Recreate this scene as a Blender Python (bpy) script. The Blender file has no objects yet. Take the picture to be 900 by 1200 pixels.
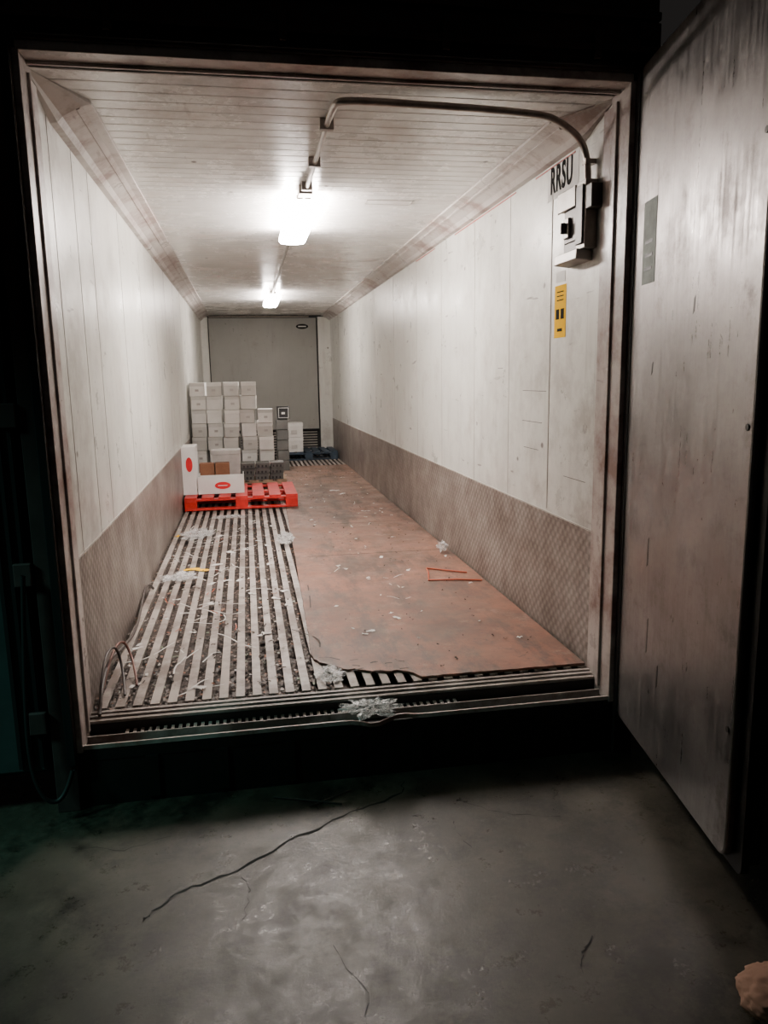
import bpy, math, random
from mathutils import Vector, Matrix, noise
random.seed(7)
C = bpy.context.scene.collection

# ------------------------------------------------------------ materials
def new_mat(name):
    m = bpy.data.materials.new(name); m.use_nodes = True
    nt = m.node_tree; nt.nodes.clear()
    out = nt.nodes.new('ShaderNodeOutputMaterial')
    b = nt.nodes.new('ShaderNodeBsdfPrincipled')
    nt.links.new(b.outputs[0], out.inputs[0])
    return m, nt, b
def ramp(nt, fac, stops):
    r = nt.nodes.new('ShaderNodeValToRGB')
    e = r.color_ramp.elements
    e[0].position, e[0].color = stops[0][0], (*stops[0][1], 1)
    e[1].position, e[1].color = stops[-1][0], (*stops[-1][1], 1)
    for p, c in stops[1:-1]:
        x = e.new(p); x.color = (*c, 1)
    nt.links.new(fac, r.inputs[0]); return r.outputs[0]
def coords(nt, scale=(1,1,1)):
    t = nt.nodes.new('ShaderNodeTexCoord'); m = nt.nodes.new('ShaderNodeMapping')
    m.inputs['Scale'].default_value = scale
    nt.links.new(t.outputs['Object'], m.inputs[0]); return m.outputs[0]
def nz(nt, vec, scale, detail=6, rough=0.6):
    n = nt.nodes.new('ShaderNodeTexNoise'); n.inputs['Scale'].default_value = scale
    n.inputs['Detail'].default_value = detail; n.inputs['Roughness'].default_value = rough
    nt.links.new(vec, n.inputs['Vector']); return n.outputs[0]
def mix(nt, fac, a, b, mode='MIX'):
    m = nt.nodes.new('ShaderNodeMix'); m.data_type = 'RGBA'; m.blend_type = mode
    for sock, v in ((0, fac), (6, a), (7, b)):
        if isinstance(v, (int, float)): m.inputs[sock].default_value = v
        elif isinstance(v, tuple): m.inputs[sock].default_value = (*v, 1)
        else: nt.links.new(v, m.inputs[sock])
    return m.outputs[2]
def bump(nt, b, h, strength=0.3, dist=0.01):
    n = nt.nodes.new('ShaderNodeBump'); n.inputs['Strength'].default_value = strength
    n.inputs['Distance'].default_value = dist
    nt.links.new(h, n.inputs['Height']); nt.links.new(n.outputs[0], b.inputs['Normal'])
def mth(nt, op, a, b=None):
    m = nt.nodes.new('ShaderNodeMath'); m.operation = op
    for i, v in enumerate((a, b)):
        if v is None: continue
        if isinstance(v, (int, float)): m.inputs[i].default_value = v
        else: nt.links.new(v, m.inputs[i])
    return m.outputs[0]
def vor(nt, vec, scale):
    n = nt.nodes.new('ShaderNodeTexVoronoi'); n.inputs['Scale'].default_value = scale
    nt.links.new(vec, n.inputs['Vector']); return n.outputs['Distance']

def simple(name, col, rough=0.5, metal=0.0, var=0.25, scale=8, spec=0.5, bmp=0.1):
    m, nt, b = new_mat(name)
    v = coords(nt); n = nz(nt, v, scale)
    d = tuple(c*(1-var) for c in col); l = tuple(min(1, c*(1+var*0.5)) for c in col)
    nt.links.new(ramp(nt, n, [(0.3, d), (0.7, l)]), b.inputs['Base Color'])
    b.inputs['Roughness'].default_value = rough; b.inputs['Metallic'].default_value = metal
    b.inputs['Specular IOR Level'].default_value = spec
    if bmp: bump(nt, b, n, bmp, 0.004)
    return m

def wall_mat(name, base, stain, lo=0.55, hi=0.8, rough=(0.28, 0.5), streak=0.35, scuff=.5, near=0.0, metal=0.0):
    m, nt, b = new_mat(name)
    v = coords(nt); vs = coords(nt, (1, 1, 0.16)); vh = coords(nt, (1, .15, 1))
    big = nz(nt, v, 1.1, 5, .6)
    col = ramp(nt, big, [(0.3, tuple(c*.84 for c in base)), (0.62, base)])
    pat = nz(nt, v, 2.6, 9, .72)
    fac = ramp(nt, pat, [(lo, (0, 0, 0)), (hi, (1, 1, 1))])
    col = mix(nt, fac, col, stain)
    st = ramp(nt, nz(nt, vs, 9, 4, .6), [(0.55, (0, 0, 0)), (0.78, (streak,)*3)])
    col = mix(nt, st, col, tuple(c*.8 for c in stain))
    sc = ramp(nt, nz(nt, vh, 22, 3, .5), [(0.68, (0, 0, 0)), (0.72, (scuff,)*3)])
    gate = ramp(nt, nz(nt, v, 1.7, 2, .5), [(0.48, (0, 0, 0)), (0.56, (1, 1, 1))])
    col = mix(nt, mix(nt, 1.0, sc, gate, 'MULTIPLY'), col, tuple(c*.45 for c in stain))
    if near:   # grime rubbed on by traffic near the doorway
        sx = nt.nodes.new('ShaderNodeSeparateXYZ'); nt.links.new(coords(nt), sx.inputs[0])
        g = ramp(nt, mth(nt, 'MULTIPLY', sx.outputs[1], .15), [(0.0, (near,)*3), (.12, (near*.5,)*3), (.6, (near*.06,)*3)])
        pn = ramp(nt, nz(nt, v, 2.8, 10, .75), [(.44, (.10,)*3), (.50, (.4,)*3), (.60, (1, 1, 1))])
        col = mix(nt, mix(nt, 1.0, g, pn, 'MULTIPLY'), col, tuple(c*.66 for c in stain))
        vsm = coords(nt, (1, 1, .07))
        drip = ramp(nt, nz(nt, vsm, 14, 5, .65), [(.60, (0, 0, 0)), (.70, (.45,)*3)])
        col = mix(nt, mix(nt, 1.0, drip, g, 'MULTIPLY'), col, tuple(c*.5 for c in stain))
        dots = ramp(nt, vor(nt, coords(nt, (1, .8, 1)), 4.5), [(.045, (.85,)*3), (.085, (0, 0, 0))])
        dg = ramp(nt, nz(nt, v, 2.3, 2), [(.48, (0, 0, 0)), (.51, (1, 1, 1))])
        col = mix(nt, mix(nt, 1.0, dots, dg, 'MULTIPLY'), col, (.07, .05, .04))
    nt.links.new(col, b.inputs['Base Color'])
    r = ramp(nt, pat, [(0.35, (rough[0],)*3), (0.7, (rough[1],)*3)])
    nt.links.new(r, b.inputs['Roughness']); b.inputs['Metallic'].default_value = metal
    bump(nt, b, nz(nt, v, 3.0, 4, .5), 0.15, 0.02)
    return m

M = {}
M['wall'] = wall_mat('wall_panel_white', (.71, .71, .66), (.42, .38, .345), .54, .80, (.26, .46), .45, .9, .85, .14)
M['ceil'] = wall_mat('ceiling_peeling_paint', (.80, .785, .76), (.55, .47, .43), .56, .70, (.16, .38), .1, .35, .75)
M['back'] = wall_mat('bulkhead_grey', (.30, .295, .27), (.2, .18, .16), .6, .85)
M['jamb'] = wall_mat('jamb_worn_steel', (.48, .42, .39), (.20, .12, .10), .44, .60, (.25, .5))
M['cornice'] = wall_mat('cornice_worn', (.56, .52, .49), (.28, .21, .19), .48, .62, (.25, .5))
M['seam'] = simple('panel_seam', (.36, .33, .30), .6)
M['frame'] = simple('painted_frame_dark', (.06, .036, .034), .6, 0, .5, 6)
M['black'] = simple('black_rubber_and_shade', (.008, .008, .009), .6)
M['tealdoor'] = simple('dark_door_skin', (.04, .055, .055), .5, 0, .3)
M['sillblack'] = simple('sill_black', (.010, .008, .007), .55, 0, .5)
M['alu'] = wall_mat('sill_aluminium', (.42, .37, .34), (.12, .09, .075), .42, .60, (.3, .5))
M['slat'] = wall_mat('slat_aluminium', (.44, .39, .355), (.17, .135, .115), .42, .60, (.3, .5))
M['redp'] = simple('red_painted_wood', (.55, .012, .008), .5, 0, .35, 10)
M['bluep'] = simple('blue_painted_wood', (.025, .045, .07), .6, 0, .4, 8)
M['wood'] = simple('pallet_wood', (.32, .22, .14), .7, 0, .4, 12)
M['brown'] = simple('brown_cardboard', (.22, .09, .045), .8, 0, .2, 14)
M['tray'] = simple('white_tray_card', (.76, .75, .73), .6, 0, .08, 5)
M['greycard'] = simple('grey_card', (.46, .44, .42), .7, 0, .2, 8)
M['crate'] = simple('dark_crate_plastic', (.10, .10, .095), .55, 0, .3, 8)
M['logo'] = simple('red_logo_print', (.70, .01, .02), .5, 0, .1)
M['white'] = simple('white_label', (.66, .65, .62), .6, 0, .1)
M['yellow'] = simple('yellow_label', (.85, .48, .0), .85, 0, .1, 8, .1)
M['blkprint'] = simple('black_print', (.015, .015, .015), .9, 0, .2, 8, .05, 0)
M['conduit'] = simple('galvanised_conduit', (.34, .30, .27), .35, .7, .3, 20)
M['box'] = simple('switch_box_steel', (.27, .25, .23), .4, .6, .3, 12)
M['dbox'] = simple('switch_box_dark', (.05, .045, .04), .45, .2, .3, 12)
M['sticker'] = simple('door_sticker', (.15, .19, .16), .6, .1, .5, 14, .3)
M['orange'] = simple('orange_strap', (.42, .07, .02), .5)
M['strap'] = simple('dark_strap', (.05, .035, .03), .5)
M['rstrap'] = simple('brown_strap', (.16, .05, .03), .5)
M['twig'] = simple('dark_twig', (.02, .015, .012), .8)
M['crack'] = simple('crack_dark', (.006, .006, .005), .95)
M['cloth'] = simple('beige_sacking', (.30, .18, .13), .95, 0, .2, 12, .1, .3)
M['redline'] = simple('red_sealant', (.38, .07, .05), .6)
M['fixture'] = simple('fixture_enamel', (.7, .68, .65), .4, 0, .05)

m, nt, b = new_mat('white_carton'); M['carton'] = m
g = nt.nodes.new('ShaderNodeNewGeometry')
isl = ramp(nt, g.outputs['Random Per Island'], [(0, (.54, .53, .50)), (1, (.86, .855, .83))])
n = nz(nt, coords(nt), 9, 4)
nt.links.new(mix(nt, .35, isl, ramp(nt, n, [(.3, (.65, .62, .58)), (.7, (1, 1, 1))]), 'MULTIPLY'), b.inputs['Base Color'])
b.inputs['Roughness'].default_value = .65

m, nt, b = new_mat('kick_plate_tread'); M['kick'] = m
v = coords(nt); sx = nt.nodes.new('ShaderNodeSeparateXYZ'); nt.links.new(v, sx.inputs[0])
k = 2*math.pi/.062
a1 = mth(nt, 'SINE', mth(nt, 'MULTIPLY', mth(nt, 'ADD', sx.outputs[1], sx.outputs[0]), k))
a2 = mth(nt, 'SINE', mth(nt, 'MULTIPLY', sx.outputs[2], k))
pr = mth(nt, 'MULTIPLY', a1, a2)
base = ramp(nt, nz(nt, v, 2.2, 9, .78), [(.34, (.13, .098, .083)), (.5, (.26, .22, .195)), (.68, (.42, .38, .35))])
pf = ramp(nt, pr, [(-.0, (.68,)*3), (.45, (1,)*3)])
nt.links.new(mix(nt, .75, base, pf, 'MULTIPLY'), b.inputs['Base Color'])
b.inputs['Roughness'].default_value = .42; b.inputs['Metallic'].default_value = .3
bump(nt, b, pr, .3, .004)

m, nt, b = new_mat('red_brown_floor_board'); M['board'] = m
v = coords(nt); sx = nt.nodes.new('ShaderNodeSeparateXYZ'); nt.links.new(v, sx.inputs[0])
c1 = ramp(nt, nz(nt, v, 1.6, 9, .72), [(.34, (.085, .048, .034)), (.5, (.17, .078, .05)), (.66, (.27, .11, .066))])
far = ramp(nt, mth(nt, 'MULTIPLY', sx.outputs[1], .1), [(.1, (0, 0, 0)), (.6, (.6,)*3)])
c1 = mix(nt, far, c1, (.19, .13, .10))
sp = ramp(nt, nz(nt, v, 3.4, 10, .8), [(.55, (0, 0, 0)), (.64, (.75,)*3)])
c2 = mix(nt, sp, c1, (.29, .20, .155))
dk = ramp(nt, nz(nt, coords(nt, (1, .3, 1)), 5, 9, .8), [(.48, (0, 0, 0)), (.60, (.9,)*3)])
c3 = mix(nt, dk, c2, (.065, .042, .032))
dd = ramp(nt, nz(nt, v, 18, 9, .85), [(.56, (0, 0, 0)), (.62, (.85,)*3)])
c4 = mix(nt, dd, c3, (.05, .033, .025))
nt.links.new(c4, b.inputs['Base Color'])
nt.links.new(ramp(nt, nz(nt, v, 4, 5), [(.3, (.40,)*3), (.7, (.68,)*3)]), b.inputs['Roughness'])
bump(nt, b, nz(nt, v, 14, 6), .3, .005)

m, nt, b = new_mat('grimy_subfloor'); M['sub'] = m
v = coords(nt)
nt.links.new(ramp(nt, nz(nt, v, 45, 4, .8), [(.35, (.015, .012, .010)), (.55, (.06, .042, .032)), (.72, (.20, .15, .12))]), b.inputs['Base Color'])
b.inputs['Roughness'].default_value = .8

m, nt, b = new_mat('scuffed_aluminium_door_skin'); M['door'] = m
v = coords(nt); vf = coords(nt, (1, 1, .3)); vb = coords(nt, (1, 1, .02)); vd = coords(nt, (1, 1, .08))
c1 = ramp(nt, nz(nt, v, 1.5, 9, .72), [(.34, (.19, .175, .17)), (.52, (.28, .262, .255)), (.70, (.38, .36, .352))])
blot = ramp(nt, nz(nt, v, 4.0, 10, .82), [(.52, (0, 0, 0)), (.64, (.6,)*3)])
c2 = mix(nt, blot, c1, (.14, .118, .11))
drip = ramp(nt, nz(nt, vd, 12, 7, .7), [(.60, (0, 0, 0)), (.72, (.45,)*3)])
c2 = mix(nt, drip, c2, (.12, .10, .095))
sc = ramp(nt, nz(nt, vf, 8, 9, .8), [(.66, (0, 0, 0)), (.69, (.8,)*3)])
nt.links.new(mix(nt, sc, c2, (.09, .065, .06)), b.inputs['Base Color'])
b.inputs['Metallic'].default_value = .85
rr = mix(nt, .35, ramp(nt, nz(nt, v, 4, 9, .78), [(.38, (.20,)*3), (.62, (.50,)*3)]), nz(nt, vb, 60, 2, .5))
nt.links.new(rr, b.inputs['Roughness'])
bump(nt, b, nz(nt, vf, 3, 8, .58), .28, .01)

m, nt, b = new_mat('stained_concrete'); M['ground'] = m
v = coords(nt)
c1 = ramp(nt, nz(nt, v, 1.3, 10, .72), [(.34, (.016, .0145, .010)), (.5, (.038, .034, .025)), (.68, (.078, .069, .052))])
c2 = mix(nt, ramp(nt, nz(nt, v, 3.0, 10, .8), [(.48, (0, 0, 0)), (.60, (.9,)*3)]), c1, (.010, .009, .007))
c3 = mix(nt, ramp(nt, nz(nt, v, 22, 8, .85), [(.57, (0, 0, 0)), (.64, (.4,)*3)]), c2, (.09, .08, .062))
nt.links.new(c3, b.inputs['Base Color'])
nt.links.new(ramp(nt, nz(nt, v, 8, 11, .85), [(.40, (.25,)*3), (.60, (.50,)*3)]), b.inputs['Roughness'])
b.inputs['Specular IOR Level'].default_value = .32
bump(nt, b, nz(nt, v, 16, 10, .82), .22, .008)

m, nt, b = new_mat('clear_plastic_film'); M['film'] = m
b.inputs['Base Color'].default_value = (.8, .8, .79, 1); b.inputs['Roughness'].default_value = .25
nt.links.new(ramp(nt, nz(nt, coords(nt), 34, 5), [(.42, (.04,)*3), (.64, (.62,)*3)]), b.inputs['Alpha'])

def glow(name, s):
    m, nt, b = new_mat(name)
    b.inputs['Base Color'].default_value = (1, 1, 1, 1)
    b.inputs['Emission Color'].default_value = (1, .90, .835, 1)
    b.inputs['Emission Strength'].default_value = s
    return m
M['glow'] = glow('lamp_lens_glow', 142); M['glow_side'] = glow('lamp_lens_side_glow', 260)
M['glow2'] = glow('old_lamp_lens_glow', 65)

m, nt, b = new_mat('litter_mixed'); M['litter'] = m
g = nt.nodes.new('ShaderNodeNewGeometry')
nt.links.new(ramp(nt, g.outputs['Random Per Island'], [(0, (.02, .015, .012)), (.55, (.07, .045, .033)), (.8, (.18, .135, .11)), (.88, (.26, .09, .035)), (.96, (.45, .42, .39)), (1, (.10, .14, .07))]), b.inputs['Base Color'])
b.inputs['Roughness'].default_value = .6

# ------------------------------------------------------------ geometry helpers
def mesh_obj(name, verts, faces, mats, midx=None, parent=None, bevel=0):
    me = bpy.data.meshes.new(name); me.from_pydata([tuple(v) for v in verts], [], faces)
    for mm in (mats if isinstance(mats, list) else [mats]): me.materials.append(mm)
    if midx:
        for p, i in zip(me.polygons, midx): p.material_index = i
    me.update()
    o = bpy.data.objects.new(name, me); C.objects.link(o)
    if parent: o.parent = parent
    if bevel:
        bm = o.modifiers.new('bevel', 'BEVEL'); bm.width = bevel; bm.segments = 2; bm.limit_method = 'ANGLE'
    return o
BF = [(0,3,2,1),(4,5,6,7),(0,1,5,4),(1,2,6,5),(2,3,7,6),(3,0,4,7)]
class MB:
    def __init__(s): s.v=[]; s.f=[]; s.i=[]
    def box(s, x0,x1,y0,y1,z0,z1, mi=0, rot=0, tilt=None):
        b=len(s.v); cx,cy,cz=(x0+x1)/2,(y0+y1)/2,(z0+z1)/2
        R_ = Matrix.Rotation(rot,3,'Z')
        if tilt: R_ = R_ @ Matrix.Rotation(tilt[0],3,'X') @ Matrix.Rotation(tilt[1],3,'Y')
        for p in [(x0,y0,z0),(x1,y0,z0),(x1,y1,z0),(x0,y1,z0),(x0,y0,z1),(x1,y0,z1),(x1,y1,z1),(x0,y1,z1)]:
            s.v.append(R_ @ Vector((p[0]-cx,p[1]-cy,p[2]-cz)) + Vector((cx,cy,cz)))
        for f in BF: s.f.append(tuple(b+k for k in f)); s.i.append(mi)
        return s
    def prism(s, pts2, fn, t0, t1, mi=0):
        b=len(s.v); n=len(pts2)
        for t in (t0,t1):
            for p in pts2: s.v.append(Vector(fn(p[0],p[1],t)))
        s.f.append(tuple(b+k for k in range(n))); s.i.append(mi if isinstance(mi,int) else mi[0])
        s.f.append(tuple(b+n+k for k in reversed(range(n)))); s.i.append(mi if isinstance(mi,int) else mi[0])
        for k in range(n):
            k2=(k+1)%n; s.f.append((b+k2,b+k,b+n+k,b+n+k2)); s.i.append(mi if isinstance(mi,int) else mi[k])
    def obj(s,name,mats,parent=None,bevel=0):
        o = mesh_obj(name,s.v,s.f,mats,s.i,parent,bevel)
        import bmesh
        bm=bmesh.new(); bm.from_mesh(o.data); bmesh.ops.recalc_face_normals(bm,faces=bm.faces); bm.to_mesh(o.data); bm.free()
        return o
def empty(name):
    e=bpy.data.objects.new(name,None); e.empty_display_size=.1; C.objects.link(e); return e
def tube(name, pts, r, mat, parent=None, smooth=True):
    cu=bpy.data.curves.new(name,'CURVE'); cu.dimensions='3D'; cu.bevel_depth=r; cu.bevel_resolution=3
    sp=cu.splines.new('NURBS' if smooth else 'POLY'); sp.points.add(len(pts)-1)
    for i,p in enumerate(pts): sp.points[i].co=(*p,1)
    if smooth: sp.order_u=3; sp.use_endpoint_u=True
    cu.materials.append(mat)
    o=bpy.data.objects.new(name,cu); C.objects.link(o)
    if parent: o.parent=parent
    return o
R=random.uniform
W=2.29; L=11.1; ZC=2.83; ZF=.324; ZS=.27

# ------------------------------------------------------------ container shell
def seams(mb, x0, x1, zs, ze, ys):
    for y in ys: mb.box(x0,x1,y-.0022,y+.0022,zs,ze,1)
KT=.98
wl=MB(); wl.box(-.075,0,.0,L+.1,0,3.0,0); seams(wl,0,.0015,KT,ZC-.08,[.35,.78]+[1.14+.9*i for i in range(10)])
wl.box(0,.004,.12,L-.1,KT-.006,KT+.006,1)
wl.obj('wall_left',[M['wall'],M['seam']])
wr=MB(); wr.box(W,W+.075,.0,L+.1,0,3.0,0); seams(wr,W-.0015,W,KT,ZC-.08,[1.39,2.1,3.0,3.9,5.0,6.2,7.4,8.6,9.8])
wr.box(W-.004,W,.12,L-.1,KT-.006,KT+.006,1)
wr.box(W-.0025,W,.758,.766,1.0,2.72,1)
for (y0,z0,ln) in [(.8,1.62,.35),(.85,1.45,.3),(.9,1.3,.22),(1.5,1.75,.1),(.3,1.2,.25)]: wr.box(W-.001,W,y0,y0+ln,z0,z0+.003,2)
wr.obj('wall_right',[M['wall'],M['seam'],M['dbox']])
mb=MB(); mb.box(0,.006,.12,L-.1,ZS,KT); mb.obj('baseboard_left',M['kick'])
mb=MB(); mb.box(W-.006,W,.12,L-.1,ZS,KT); mb.obj('baseboard_right',M['kick'])
cv=[];cf=[];y=0.10;pitch=.1
prof=[]
while y<L:
    prof += [(y,ZC+.0028),(y+.005,ZC),(y+pitch-.005,ZC)]; y+=pitch
prof.append((L,ZC))
for (yy,zz) in prof: cv += [(0,yy,zz),(W,yy,zz)]
for i in range(len(prof)-1): cf.append((2*i,2*i+1,2*i+3,2*i+2))
n0=len(cv); cv += [(0,.1,3.0),(W,.1,3.0),(W,L,3.0),(0,L,3.0)]; cf.append((n0,n0+1,n0+2,n0+3))
mesh_obj('ceiling',cv,cf,M['ceil'])
mb=MB()
mb.box(1.55,1.85,2.02,2.028,ZC-.003,ZC-.0005); mb.box(1.55,1.85,2.14,2.148,ZC-.003,ZC-.0005); mb.box(1.55,1.556,2.028,2.14,ZC-.003,ZC-.0005); mb.box(1.844,1.85,2.028,2.14,ZC-.003,ZC-.0005)
mb.obj('trim_4',M['seam'])
for nm,sx_ in (('trim_1',0),('trim_2',1)):
    mb=MB()
    prf=[(0,0),(.165,0),(.165,-.012),(.13,-.02),(.05,-.062),(.03,-.085),(0,-.09)]
    def f(u,z,t,sx_=sx_):
        k=.04 if t<.2 else 1.0
        return ((u*k if not sx_ else W-u*k), t, ZC+z*k-.0005)
    mb.prism(prf,f,.11,.42)
    mb.prism(prf,f,.42,L-.1)
    mb.prism([(.10,-.03),(.108,-.036),(.12,-.03),(.112,-.02)],f,.42,L-.1)
    for y0,y1 in [(.5,1.0),(1.3,2.6),(3.2,3.9)] if sx_ else []:
        mb.prism([(0,-.105),(.003,-.105),(.003,-.098),(0,-.098)],f,y0,y1,1)
    mb.obj(nm,[M['cornice'],M['redline']])
mb=MB(); mb.box(0,W,L,L+.1,0,3.0,1)  # back wall coloured black to paint in the shade of the recess below the bulkhead
mb.box(.14,2.03,L-.1,L,.78,ZC-.05,0); mb.box(0,.12,L-.08,L,ZS,ZC-.03,2); mb.box(2.06,W,L-.08,L,ZS,ZC-.03,2)
mb.box(.14,2.03,L-.105,L-.1,.78,.80,1); mb.box(2.032,2.038,L-.112,L-.08,.5,2.7,1)
for i in range(9): mb.box(.16,2.0,L-.03,L,.34+i*.048,.36+i*.048,3)
mb.obj('wall_back',[M['back'],M['black'],M['wall'],M['seam']])
e=empty('bulkhead_badge')
bpy.ops.mesh.primitive_cylinder_add(vertices=32,radius=1,depth=1,location=(1.78,L-.104,2.63),rotation=(math.pi/2,0,0)); o=bpy.context.object
o.name='oval_plate'; o.scale=(.11,.045,.006); o.data.materials.append(M['blkprint']); o.parent=e
mb=MB(); mb.box(1.71,1.85,L-.109,L-.107,2.622,2.64); mb.obj('lettering_bar',M['white'],e)
tube('rear_conduit',[(.15,L-.14,ZC-.03),(1.9,L-.14,ZC-.03)],.012,M['conduit'],smooth=False)

mb=MB(); mb.box(0,W,.19,L,.2,ZS); mb.obj('floor',M['sub'])
mb=MB(); p=.0735; x=.03
while x<W-.04:
    mb.box(x,x+.039,.20,L-.12,ZF-.006,ZF); mb.box(x+.016,x+.023,.20,L-.12,ZS,ZF-.006); x+=p
mb.obj('slatted_floor',M['slat'])
base=[(1.10,8.9),(1.10,5.2),(1.0,.9),(.985,.62),(1.01,.53),(1.10,.42),(1.22,.35),(1.34,.31),(1.42,.29),(1.455,.235),(1.47,.215),(2.272,.205),(2.272,9.05),(1.14,9.05)]
pts=[]
for i,q in enumerate(base):
    pts.append(q); nx=base[(i+1)%len(base)]
    if 1<=i<=10:
        d=math.dist(q,nx); nn=max(2,int(d/.025))
        for k in range(1,nn):
            t=k/nn; a=.018 if i>2 and i<9 else .004
            pts.append((q[0]*(1-t)+nx[0]*t+R(-a,a)*.5,q[1]*(1-t)+nx[1]*t+R(-a,a)))
mb=MB(); mb.prism(pts,lambda a,b,t:(a,b,t),ZF+.001,ZF+.013)
for yy in (2.75,7.6): mb.box(1.14,2.27,yy,yy+.006,ZF+.0132,ZF+.0138,1)
mb.box(1.45,2.2,4.05,4.054,ZF+.0132,ZF+.0138,1)
mb.obj('floor_board_sheet',[M['board'],M['crack']])

mb=MB()
mb.box(0,W,-.02,.2,0,.225,1)
for i,(y0,z) in enumerate([(.170,.318),(.143,.312),(.116,.304)]): mb.box(.01,W-.01,y0,y0+.019,z-.012,z,0)
mb.box(.01,W-.01,.112,.19,.225,.292,1)
for i in range(70):
    xx=.16+i*.031
    if xx<1.6: mb.box(xx,xx+.013,.07,.106,.255,.262,0)
mb.box(.01,W-.01,.062,.068,.225,.262,0)
def lip(u,z,t):
    d=-.018*math.exp(-((t-1.2)/.06)**2)+.008*math.exp(-((t-1.32)/.05)**2)
    return (t,u+d*.6,z+d)
n=60
for i in range(n):
    a=-.01+(W+.02)*i/n; b_=-.01+(W+.02)*(i+1)/n
    mb.prism([(-.03,.250),(-.022,.250),(-.022,.268),(-.03,.268)],lip,a,b_,3)
mb.box(-.01,W+.01,-.028,-.020,.20,.250,1)
mb.box(-.075,W+.075,-.025,-.02,.0,.235,2)
for x in [.25+.28*i for i in range(8)]: mb.box(x,x+.05,-.034,-.025,.02,.2,2)
mb.obj('door_sill',[M['alu'],M['sillblack'],M['sillblack'],M['jamb']])

mb=MB()
for s in (0,1):
    X=lambda a:(a if not s else W-a)
    def bx(a0,a1,*r): mb.box(min(X(a0),X(a1)),max(X(a0),X(a1)),*r)
    bx(-.012,.012,-.035,.125,.24,2.845,0); bx(0,.022,.06,.085,.28,2.8,0); bx(0,.01,.125,.20,.28,2.8,0)
    bx(-.10,-.012,-.05,.10,0,3.05,1); bx(-.045,-.012,-.065,-.05,.2,2.95,2)
mb.box(0,W,-.035,.10,2.838,2.87,0)
mb.box(0,W,.055,.07,2.826,2.838,0)
mb.box(-.10,W+.10,-.05,.10,2.87,2.99,1); mb.box(-.12,W+.12,-.075,-.05,2.93,2.955,1); mb.box(-.1,W+.1,-.03,.12,2.99,3.35,1)
mb.box(-.1,W+.1,-.05,-.03,3.06,3.09,1)
for x in (.3,.9,1.5,2.1): mb.box(x,x+.03,-.08,-.05,2.90,3.0,1)
mb.box(0,W,-.066,-.05,2.88,2.90,2)
mb.obj('trim_3',[M['jamb'],M['frame'],M['black']],bevel=.003)

# ------------------------------------------------------------ right door
H=Vector((W+.02,-.045)); U=Vector((-.1606,-.987)).normalized(); N=Vector((-U.y,U.x))
def dm(u,z,t): q=H+U*u+N*t; return (q.x,q.y,z)
door=empty('door_1')
def rpoly(u0,u1,z0,z1,c):
    out=[]
    for (cu,cz,a0) in [(u1-c,z0+c,-90),(u1-c,z1-c,0),(u0+c,z1-c,90),(u0+c,z0+c,180)]:
        for k in range(5):
            a=math.radians(a0+k*22.5); out.append((cu+c*math.cos(a),cz+c*math.sin(a)))
    return out
mb=MB(); mb.prism(rpoly(0,1.075,.19,2.885,.05),dm,0,.03); mb.obj('inner_skin',M['door'],door,bevel=.008)
mb=MB(); mb.prism(rpoly(-.01,1.125,.165,2.905,.03),dm,.03,.055); mb.obj('gasket',M['black'],door)
mb=MB(); mb.prism(rpoly(.0,1.10,.18,2.895,.02),dm,.055,.10); mb.obj('outer_skin',M['tealdoor'],door)
mb=MB()
mb.prism([(.115,2.05),(.25,2.05),(.25,2.36),(.115,2.36)],dm,-.0015,.001,0)
for z in (2.10,2.15,2.2): mb.prism([(.14,z),(.22,z),(.22,z+.012),(.14,z+.012)],dm,-.0025,.0,1)
mb.obj('instruction_plate',[M['sticker'],M['tealdoor']],door)
mb=MB()
for z in (.62,1.55,2.35): mb.prism([(1.045+.010*math.cos(k),z+.010*math.sin(k)) for k in [j*.785 for j in range(8)]],dm,-.004,.001)
for (u,z,h) in [(.30,.95,.12),(.33,.60,.15),(.26,1.7,.05),(.62,1.9,.06),(.45,.5,.1)]: mb.prism([(u,z),(u+.012,z+.01),(u+.015,z+h),(u+.004,z+h-.01)],dm,-.001,.001)
mb.obj('rivets_and_gouges',M['dbox'],door)
mb=MB()
for z in (.4,1.1,1.9,2.6): mb.prism([(.0,z),(.12,z),(.12,z+.1),(.0,z+.1)],dm,.10,.125)
mb.obj('hinges',M['frame'],door)
mb=MB()
for u in (.35,.8):
    mb.prism([(u,.2),(u+.03,.2),(u+.03,2.88),(u,2.88)],dm,.12,.15)
mb.obj('lock_rods',M['box'],door)
d2=empty('door_2')
mb=MB(); mb.box(-1.24,-.13,-.03,.05,.18,2.9); mb.obj('skin',M['tealdoor'],d2,bevel=.006)
mb=MB(); mb.box(-1.26,-.115,-.012,.012,.165,2.915)
for x in (-.15,-.19,-.23): mb.box(x,x+.014,-.045,-.03,.2,2.88)
mb.obj('gasket',M['black'],d2)
mb=MB()
for z in (.35,.95,1.55,2.15,2.7): mb.box(-.17,-.105,-.07,-.05,z,z+.09)
mb.obj('hinges',M['frame'],d2,bevel=.004)
tube('hanging_cable',[(-.13,-.09,1.0),(-.16,-.10,.6),(-.17,-.12,.25),(-.12,-.14,.10),(-.05,-.12,.09),(-.02,-.09,.2)],.009,M['black'])

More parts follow.
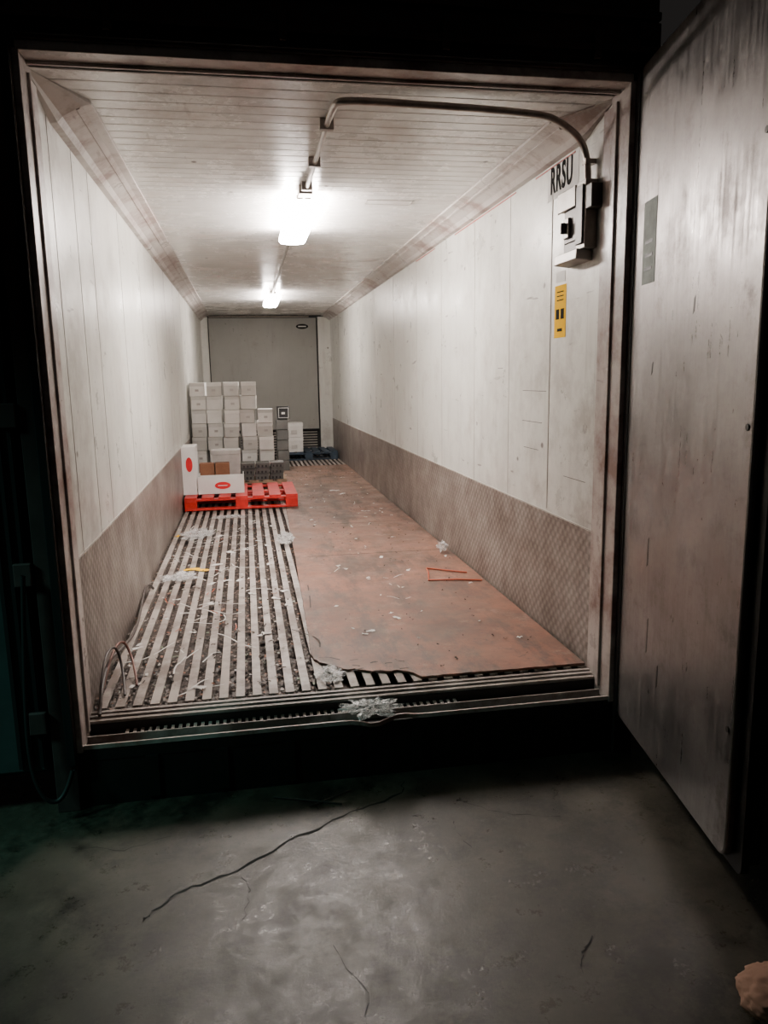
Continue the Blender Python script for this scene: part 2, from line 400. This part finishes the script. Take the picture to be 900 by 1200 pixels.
# ------------------------------------------------------------ lights
def fixture(y0,mats):
    e=empty('ceiling_light')
    cx=1.13; ln=1.2
    mb=MB(); mb.box(cx-.045,cx+.045,y0,y0+ln,ZC-.045,ZC-.018); mb.box(cx-.03,cx+.03,y0+.2,y0+.3,ZC-.018,ZC-.001); mb.box(cx-.03,cx+.03,y0+.9,y0+1.0,ZC-.018,ZC-.001)
    mb.obj('housing',M['fixture'],e,bevel=.003)
    mb=MB(); mb.prism([(cx-.05,ZC-.047),(cx-.096,ZC-.058),(cx-.102,ZC-.085),(cx-.085,ZC-.106),(cx-.03,ZC-.112),(cx+.03,ZC-.112),(cx+.085,ZC-.106),(cx+.102,ZC-.085),(cx+.096,ZC-.058),(cx+.05,ZC-.047)],lambda a,z,t:(a,t,z),y0,y0+ln,
        [1,1,0,0,0,0,0,1,1,0])
    for f_ in (0,1): mb.i[f_]=2
    mb.obj('lens',mats+[M['glow2']],e)
fixture(1.85,[M['glow'],M['glow_side']]); fixture(7.1,[M['glow2'],M['glow']])

cd=empty('electrical_conduit'); zc=ZC-.03
tube('cross_run',[(1.13,.40,zc),(1.13,.24,zc),(1.16,.20,zc),(1.3,.19,zc),(2.0,.21,zc-.01),(2.10,.24,zc-.03),(2.20,.28,zc-.07),(2.245,.30,zc-.12),(2.262,.30,zc-.2),(2.262,.30,2.50)],.015,M['conduit'],cd)
tube('long_run',[(1.13,.36,zc),(1.13,1.84,zc)],.013,M['conduit'],cd,smooth=False)
tube('rear_run',[(1.13,3.06,zc),(1.13,7.09,zc)],.012,M['conduit'],cd,smooth=False)
mb=MB()
for y in (.5,1.1,1.6): mb.box(1.10,1.16,y,y+.03,zc-.017,ZC-.001)
mb.box(1.09,1.17,1.68,1.78,ZC-.05,ZC-.001)
for z in (2.62,): mb.box(2.24,W,.28,.32,z,z+.02)
mb.obj('clips',M['conduit'],cd)

sb=empty('switch_box')
mb=MB()
mb.box(2.235,W,.36,.54,2.46,2.54,0); mb.box(2.225,2.235,.35,.55,2.455,2.545,0)
mb.box(2.24,W,.36,.50,2.31,2.46,1); mb.box(2.225,2.24,.42,.48,2.33,2.42,0); mb.box(2.20,2.225,.44,.455,2.35,2.40,1)
mb.box(2.23,W,.25,.34,2.26,2.55,0); mb.box(2.22,2.23,.26,.33,2.28,2.53,1)
mb.box(2.21,W,.29,.54,2.215,2.26,0,0,(.0,.10)); mb.box(2.24,W,.34,.50,2.26,2.31,1)
mb.box(2.23,W,.19,.25,2.42,2.52,1)
mb.obj('enclosure',[M['box'],M['dbox']],sb,bevel=.004)

def text(name,s,size,y,z,mat,sx=1):
    cu=bpy.data.curves.new(name,'FONT'); cu.body=s; cu.size=size; cu.extrude=.0006; cu.offset=size*.022
    cu.space_character=1.12
    cu.align_x='CENTER'; cu.align_y='CENTER'; cu.materials.append(mat)
    o=bpy.data.objects.new(name,cu); C.objects.link(o)
    o.matrix_world=Matrix(((0,0,-1,W-.0028),(-sx,0,0,y),(0,1,0,z),(0,0,0,1))); return o
mb=MB(); mb.box(W-.0012,W,.46,.83,2.57,2.735); mb.obj('marking_panel',M['white'])
text('marking_letters','RRSU',.175,.66,2.655,M['blkprint'],.60)
e=empty('warning_label')
mb=MB(); mb.box(W-.0015,W,.57,.71,1.89,2.145); mb.obj('yellow_sheet',M['yellow'],e)
mb=MB(); mb.box(W-.0025,W-.0015,.59,.63,1.98,2.03); mb.box(W-.0025,W-.0015,.65,.69,1.98,2.03)
for z in (2.11,2.09,2.07): mb.box(W-.0025,W-.0015,.60,.68,z,z+.005)
mb.box(W-.0025,W-.0015,.61,.67,1.92,1.935); mb.obj('print',M['blkprint'],e)
mb=MB(); mb.box(W-.0015,W,.585,.70,2.16,2.21); mb.obj('paper_notice',M['white'])

# ------------------------------------------------------------ pallets
def pallet(name,x0,y0,z0,wx,dy,mat,h=.14):
    mb=MB(); n=7; bw=wx/(n*1.35)
    for i in range(n):
        xx=x0+i*(wx-bw)/(n-1); mb.box(xx,xx+bw,y0,y0+dy,z0+h-.02,z0+h)
    for j in range(3):
        yy=y0+j*(dy-.09)/2
        mb.box(x0,x0+wx,yy,yy+.09,z0+h-.04,z0+h-.02); mb.box(x0,x0+wx,yy,yy+.09,z0,z0+.02)
        for i in range(3):
            xx=x0+i*(wx-.13)/2; mb.box(xx,xx+.13,yy,yy+.09,z0+.02,z0+h-.04)
    return mb.obj(name,mat,bevel=.003)
ZP=ZF+.0145
pallet('shipping_pallet',.03,5.16,ZP,1.2,1.0,M['redp'])
pallet('shipping_pallet',.03,6.42,ZP,1.15,1.15,M['wood'])
pallet('shipping_pallet',1.25,10.02,ZF+.001,1.0,.9,M['bluep'])
ZT=ZP+.141

e=empty('produce_tray')
def oval(name,fn,rx,rz,parent,mat,d=.002):
    mb=MB(); mb.prism([(rx*math.cos(k*.2618),rz*math.sin(k*.2618)) for k in range(24)],fn,0,-d); return mb.obj(name,mat,parent)
def open_tray(x0,x1,y0,y1,z0,z1,name,mat,parent,t=.008):
    mb=MB(); mb.box(x0,x1,y0,y1,z0,z0+t)
    mb.box(x0,x0+t,y0,y1,z0+t,z1); mb.box(x1-t,x1,y0,y1,z0+t,z1)
    mb.box(x0+t,x1-t,y0,y0+t,z0+t,z1-.03); mb.box(x0+t,x1-t,y1-t,y1,z0+t,z1-.03)
    for a in (x0+t,x1-t-.06): mb.box(a,a+.06,y0,y0+t,z1-.03,z1)
    return mb.obj(name,mat,parent)
open_tray(.165,.66,5.40,5.80,ZT,ZT+.19,'tray_body',M['tray'],e)
oval('logo',lambda a,b,t:(.43+a,5.399+t,ZT+.09+b),.085,.040,e,M['logo'])
mb=MB(); mb.box(.38,.48,5.3955,5.3965,ZT+.085,ZT+.094); mb.obj('logo_lettering',M['tray'],e)
e=empty('produce_tray')
mb=MB(); mb.box(.008,.018,5.40,5.80,ZT,ZT+.52); mb.box(.018,.155,5.40,5.41,ZT,ZT+.52); mb.box(.018,.155,5.79,5.80,ZT,ZT+.52); mb.box(.018,.155,5.41,5.79,ZT,ZT+.01); mb.box(.018,.155,5.41,5.79,ZT+.51,ZT+.52)
mb.obj('tray_body',M['tray'],e)
oval('logo',lambda a,b,t:(.085+a,5.399+t,ZT+.33+b),.036,.08,e,M['logo'])
e=empty('brown_carton')
mb=MB(); mb.box(.165,.33,5.82,5.97,ZT,ZT+.29); mb.box(.34,.50,5.83,5.98,ZT,ZT+.29,0,.04); mb.obj('body',M['brown'],e,bevel=.004)
mb=MB(); mb.box(.235,.26,5.817,5.82,ZT+.24,ZT+.29); mb.box(.41,.435,5.822,5.828,ZT+.24,ZT+.29); mb.obj('tape',M['brown'],e)
e=empty('grey_carton')
mb=MB(); mb.box(.30,.62,6.01,6.25,ZT,ZT+.37,0,.03); mb.box(.29,.63,6.00,6.26,ZT+.37,ZT+.42,0,.03); mb.obj('body',M['greycard'],e,bevel=.004)

mb=MB()
for i,x in enumerate([.62,.80,.98]):
    for k in range(3):
        z=ZT+k*.072; o=.006*((k*7+i*3)%3)
        mb.box(x+o,x+o+.16,6.44,6.70,z,z+.05); mb.box(x+o-.004,x+o+.164,6.435,6.705,z+.05,z+.066)
        for q in range(3): mb.box(x+o+.02+q*.045,x+o+.04+q*.045,6.430,6.436,z+.012,z+.04,1)
mb.obj('plastic_crate_stack',[M['crate'],M['black']],bevel=.002)

mb=MB()
bw,bh,bd=.198,.172,.27
def carton(x,y,z,w=bw,h=bh,d=bd):
    r=R(-.12,.08)
    mb.box(x,x+w-.018,y,y+d,z,z+h*.72,0,r); mb.box(x-.002,x+w-.016,y-.003,y+d+.003,z+h*.72,z+h-.004,0,r)
    if random.random()<.4: mb.box(x+w*.36,x+w*.58,y-.008,y-.005,z+h*.34,z+h*.50,1,r)
cols=[(.035,7,.14),(.235,7,.12),(.44,7,-.02),(.65,7,.03),(.86,5,-.02)]
for x,nn,oy in cols:
    for k in range(nn):
        off=R(-.01,.01)+(.03 if x in(.44,.65) and k>4 else 0)
        carton(x+off,6.80+oy+R(-.03,.03),ZT+k*bh)
for x,nn in [(.035,7),(.235,6),(.44,7),(.65,6),(.87,4)]:
    for k in range(nn): carton(x+R(-.008,.008),7.25,ZT+k*bh)
mb.obj('carton_stack',[M['carton'],M['greycard']],bevel=.004)

mb=MB()
for k in range(2):
    z=ZF+.142+k*.25; mb.box(1.36,1.66,10.10,10.42,z,z+.19,0,.02*k); mb.box(1.355,1.665,10.095,10.425,z+.19,z+.247,0,.02*k)
    mb.box(1.46,1.56,10.088,10.093,z+.06,z+.12,1,.02*k)
mb.obj('lidded_carton_pair',[M['carton'],M['greycard']],bevel=.003)
e=empty('dark_goods_stack')
mb=MB(); zg=ZF+.015
for k in range(5): mb.box(1.16,1.33,8.5,8.78,zg+k*.155,zg+.145+k*.155,0,.03*(k%2))
mb.obj('crates',M['crate'],e,bevel=.003)
e2=empty('framed_black_box'); z=zg+.78
mb=MB(); mb.box(1.18,1.36,8.5,8.72,z,z+.18,0); mb.obj('body',M['black'],e2)
mb=MB(); mb.box(1.195,1.345,8.494,8.5,z+.015,z+.021); mb.box(1.195,1.345,8.494,8.5,z+.159,z+.165); mb.box(1.195,1.201,8.494,8.5,z+.021,z+.159); mb.box(1.339,1.345,8.494,8.5,z+.021,z+.159); mb.box(1.24,1.29,8.494,8.5,z+.07,z+.10); mb.obj('frame',M['white'],e2)

# ------------------------------------------------------------ debris
def crumple(name,c,s,mat,seed,sub=4,amp=.5,smooth=False):
    import bmesh
    bm=bmesh.new(); bmesh.ops.create_icosphere(bm,subdivisions=sub,radius=1)
    for v in bm.verts:
        q=v.co*2.2+Vector((seed*3.1,seed,0)); d=1+amp*noise.noise(q)+amp*.5*noise.noise(q*2.7)+amp*.3*noise.noise(q*6)
        v.co=v.co*d
    zmin=min(v.co.z for v in bm.verts)
    for v in bm.verts: v.co=Vector((c[0]+v.co.x*s[0],c[1]+v.co.y*s[1],c[2]+(v.co.z-zmin)*s[2]))
    me=bpy.data.meshes.new(name); bm.to_mesh(me); bm.free(); me.materials.append(mat)
    if smooth:
        for p_ in me.polygons: p_.use_smooth=True
    o=bpy.data.objects.new(name,me); C.objects.link(o); return o
ZB=ZF+.0135
F_=M['film']
crumple('plastic_wrap',(1.19,.0,.258),(.095,.05,.026),F_,1,5,1.0)
crumple('plastic_wrap',(1.05,.33,ZF),(.05,.07,.010),F_,2,5,1.0)
crumple('plastic_wrap',(2.19,2.62,ZB),(.030,.04,.032),F_,3,5,1.0)
crumple('plastic_wrap',(.20,2.35,ZF),(.09,.09,.010),F_,4,5,1.0)
crumple('plastic_wrap',(.24,3.9,ZF),(.11,.18,.010),F_,5,5,1.0)
crumple('plastic_wrap',(1.0,3.45,ZF+.014),(.06,.20,.008),F_,6,5,1.0)
crumple('plastic_wrap',(.5,4.7,ZF),(.14,.05,.010),F_,8,5,1.0)
crumple('beige_sack',(2.07,-1.49,0),(.12,.11,.05),M['cloth'],9,5,.16,True)

LV=[];LF=[];LI=[]
for i in range(4200):
    gx=.03+p*random.randint(0,14)-(p-.040)*R(-.1,1.1); yy=.22+random.random()**1.6*5.2; zz=R(ZS+.004,ZF-.006)
    gx=max(gx,.012)
    s=R(.004,.013); a=random.random()*6.28; b=len(LV)
    for k in range(4):
        an=a+k*math.pi/2+R(-.4,.4); LV.append((gx+s*math.cos(an),yy+s*1.6*math.sin(an),zz+R(-.004,.004)))
    LF.append((b,b+1,b+2,b+3)); LI.append(0)
def scraps(lst,mi):
    for (x,y,z,s,a) in lst:
        b=len(LV); n=3
        for i in range(n+1):
            for j in range(2):
                u=(i/n-.5)*s*2; w=(j-.5)*s*R(.6,1.2)
                LV.append((x+u*math.cos(a)-w*math.sin(a),y+u*math.sin(a)+w*math.cos(a),z+.002+R(0,.008)))
        for i in range(n): LF.append((b+2*i,b+2*i+1,b+2*i+3,b+2*i+2)); LI.append(mi)
def strips(lst,mi,w=.004):
    for (x,y,z,ln,a) in lst:
        b=len(LV); n=7; c=R(-1.5,1.5); px,py=x,y; aa=a
        for i in range(n+1):
            LV.append((px-w*math.sin(aa),py+w*math.cos(aa),z+.003+.006*math.sin(i))); LV.append((px+w*math.sin(aa),py-w*math.cos(aa),z+.003+.006*math.sin(i)))
            px+=ln/n*math.cos(aa); py+=ln/n*math.sin(aa); aa+=c/n
        for i in range(n): LF.append((b+2*i,b+2*i+1,b+2*i+3,b+2*i+2)); LI.append(mi)
lst=[(1.91,4.65,ZB,.035,.3),(1.8,5.9,ZB,.06,1),(1.25,.95,ZB,.015,2),(1.6,3.3,ZB,.02,1.2),(1.75,6.2,ZB,.06,.1),(1.5,2.0,ZB,.014,.4),(2.0,7.4,ZB,.04,.6),(1.3,4.3,ZB,.02,.7),(1.35,5.0,ZB,.03,.7),(2.05,5.1,ZB,.02,.7),
     (.75,1.0,ZF,.03,.7),(.45,2.7,ZF,.045,.2),(.62,2.2,ZF,.035,1.2),(.3,1.5,ZF,.03,.1),(.55,3.1,ZF,.05,2.2)]
lst+=[(R(1.2,2.2),R(.5,8.8),ZB,R(.007,.026),R(0,3)) for i in range(60)]
lst+=[(R(.06,.95),R(.3,5),ZF,R(.008,.036),R(0,3)) for i in range(60)]
scraps(lst,1)
scraps([(.27,2.6,ZF,.06,.2),(.35,2.55,ZF,.05,-.4),(.06,3.9,ZF,.035,1.3)],2)
scraps([(R(1.2,2.2),R(.3,8.8),ZB,R(.003,.012),R(0,3)) for i in range(240)],3)
scraps([(R(.05,.95),R(.25,5),ZF,R(.004,.016),R(0,3)) for i in range(220)],0)
strips([(R(.08,.8),R(.3,4.5),ZF,R(.10,.40),R(0,6)) for i in range(34)],1,.004)
strips([(R(.08,.8),R(.3,4.5),ZF,R(.08,.3),R(0,6)) for i in range(18)],3,.003)
strips([(R(.08,.8),R(.3,4.5),ZF,R(.08,.2),R(0,6)) for i in range(8)],4,.003)
strips([(R(1.25,1.9),R(1.5,8),ZB,R(.06,.2),R(0,6)) for i in range(12)],1,.003)
strips([(R(1.05,1.45),R(.3,.5),ZF+.006,R(.1,.2),R(-.3,.3)) for i in range(8)],3,.005)
strips([(1.04,.7,ZB,.35,1.45),(1.02,.55,ZB,.2,-.4),(1.05,1.4,ZB,.5,1.5)],3,.004)
mesh_obj('floor_litter',LV,LF,[M['litter'],M['white'],M['yellow'],M['twig'],M['orange']],LI)
tube('orange_packing_strap',[(2.24,1.74,ZB+.008),(2.08,1.80,ZB+.008),(1.89,1.83,ZB+.007),(1.93,2.0,ZB+.012),(1.95,2.15,ZB+.007),(2.08,2.05,ZB+.009),(2.20,1.97,ZB+.007)],.006,M['orange'],smooth=False)
tube('dark_packing_strap',[(.05,2.1,ZF+.01),(.025,2.0,ZF+.09),(.03,1.7,ZF+.04),(.06,1.2,ZF+.01),(.04,.8,ZF+.05),(.03,.5,ZF+.10),(.04,.25,ZF+.05),(.05,.14,.32)],.008,M['strap'])
tube('brown_packing_strap',[(.03,.30,ZF+.01),(.04,.5,ZF+.12),(.07,.7,ZF+.15),(.13,.62,ZF+.05),(.17,.4,ZF+.01)],.006,M['rstrap'])
tube('dark_packing_strap',[(.05,.14,.31),(.04,.3,ZF+.16),(.06,.55,ZF+.18),(.10,.5,ZF+.05),(.13,.3,ZF+.01)],.006,M['strap'])

# ------------------------------------------------------------ outside ground
mb=MB(); mb.box(-6,8,-7,L+2,-.1,0); mb.obj('ground',M['ground'])
V=[];F=[]
for pts,w in [([(.32,-.78),(.33,-.74),(.436,-.643),(.62,-.566),(.81,-.425),(1.017,-.313),(1.283,-.19),(1.32,-.08)],.007),([(1.45,-.387),(1.43,-.5),(1.47,-.67)],.005),([(.62,-.566),(.66,-.7),(.63,-.85)],.003),([(.0,-.3),(.2,-.36),(.4,-.3)],.002),([(1.6,-1.25),(1.64,-1.17),(1.70,-1.11)],.005),([(.9,-1.0),(.98,-1.2),(.96,-1.35)],.004),([(1.5,-.3),(1.65,-.42),(1.9,-.5)],.002)]:
    P=[]
    for i in range(len(pts)-1):
        for k in range(6):
            t=k/6; P.append((pts[i][0]*(1-t)+pts[i+1][0]*t+R(-.009,.009),pts[i][1]*(1-t)+pts[i+1][1]*t+R(-.009,.009)))
    b=len(V)
    for i,(x,y) in enumerate(P):
        ww=w*R(.3,1.2); V+=[(x,y-ww,.0012),(x,y+ww,.0012)]
        if i: F.append((b+2*i-2,b+2*i,b+2*i+1,b+2*i-1))
mesh_obj('ground_crack',V,F,M['crack'])
tube('fallen_twig',[(.758,-.12,.006),(.88,-.17,.01),(1.03,-.226,.005)],.004,M['twig'])
tube('fallen_twig',[(.90,-.22,.006),(1.0,-.18,.01),(1.08,-.13,.005)],.003,M['twig'])
# ------------------------------------------------------------ world + dim added teal fill
w=bpy.data.worlds.new('night'); bpy.context.scene.world=w; w.use_nodes=True
w.node_tree.nodes['Background'].inputs[0].default_value=(.020,.018,.017,1); w.node_tree.nodes['Background'].inputs[1].default_value=.7
ld=bpy.data.lights.new('teal_fill','AREA'); ld.energy=14; ld.size=.5; ld.color=(.3,.85,.75); ld.spread=math.radians(70)  # unseen fill light, added to tint the left ground and door teal
lo=bpy.data.objects.new('teal_fill',ld); C.objects.link(lo); lo.location=(-2.4,-1.2,3.0)
lo.rotation_euler=(Vector((-.9,-.5,0))-lo.location).to_track_quat('-Z','Y').to_euler()

# ------------------------------------------------------------ camera
cam=bpy.data.cameras.new('camera'); co=bpy.data.objects.new('camera',cam); C.objects.link(co)
cam.sensor_width=36; cam.lens=26.7; cam.clip_start=.05
fw=Vector((.172,.9697,-.1749)).normalized(); rt=Vector((.984,-.1776,-.0171)); rt=(rt-fw*rt.dot(fw)).normalized(); up=rt.cross(fw)
co.matrix_world=Matrix(((rt.x,up.x,-fw.x,.724),(rt.y,up.y,-fw.y,-3.05),(rt.z,up.z,-fw.z,1.71),(0,0,0,1)))
bpy.context.scene.camera=co
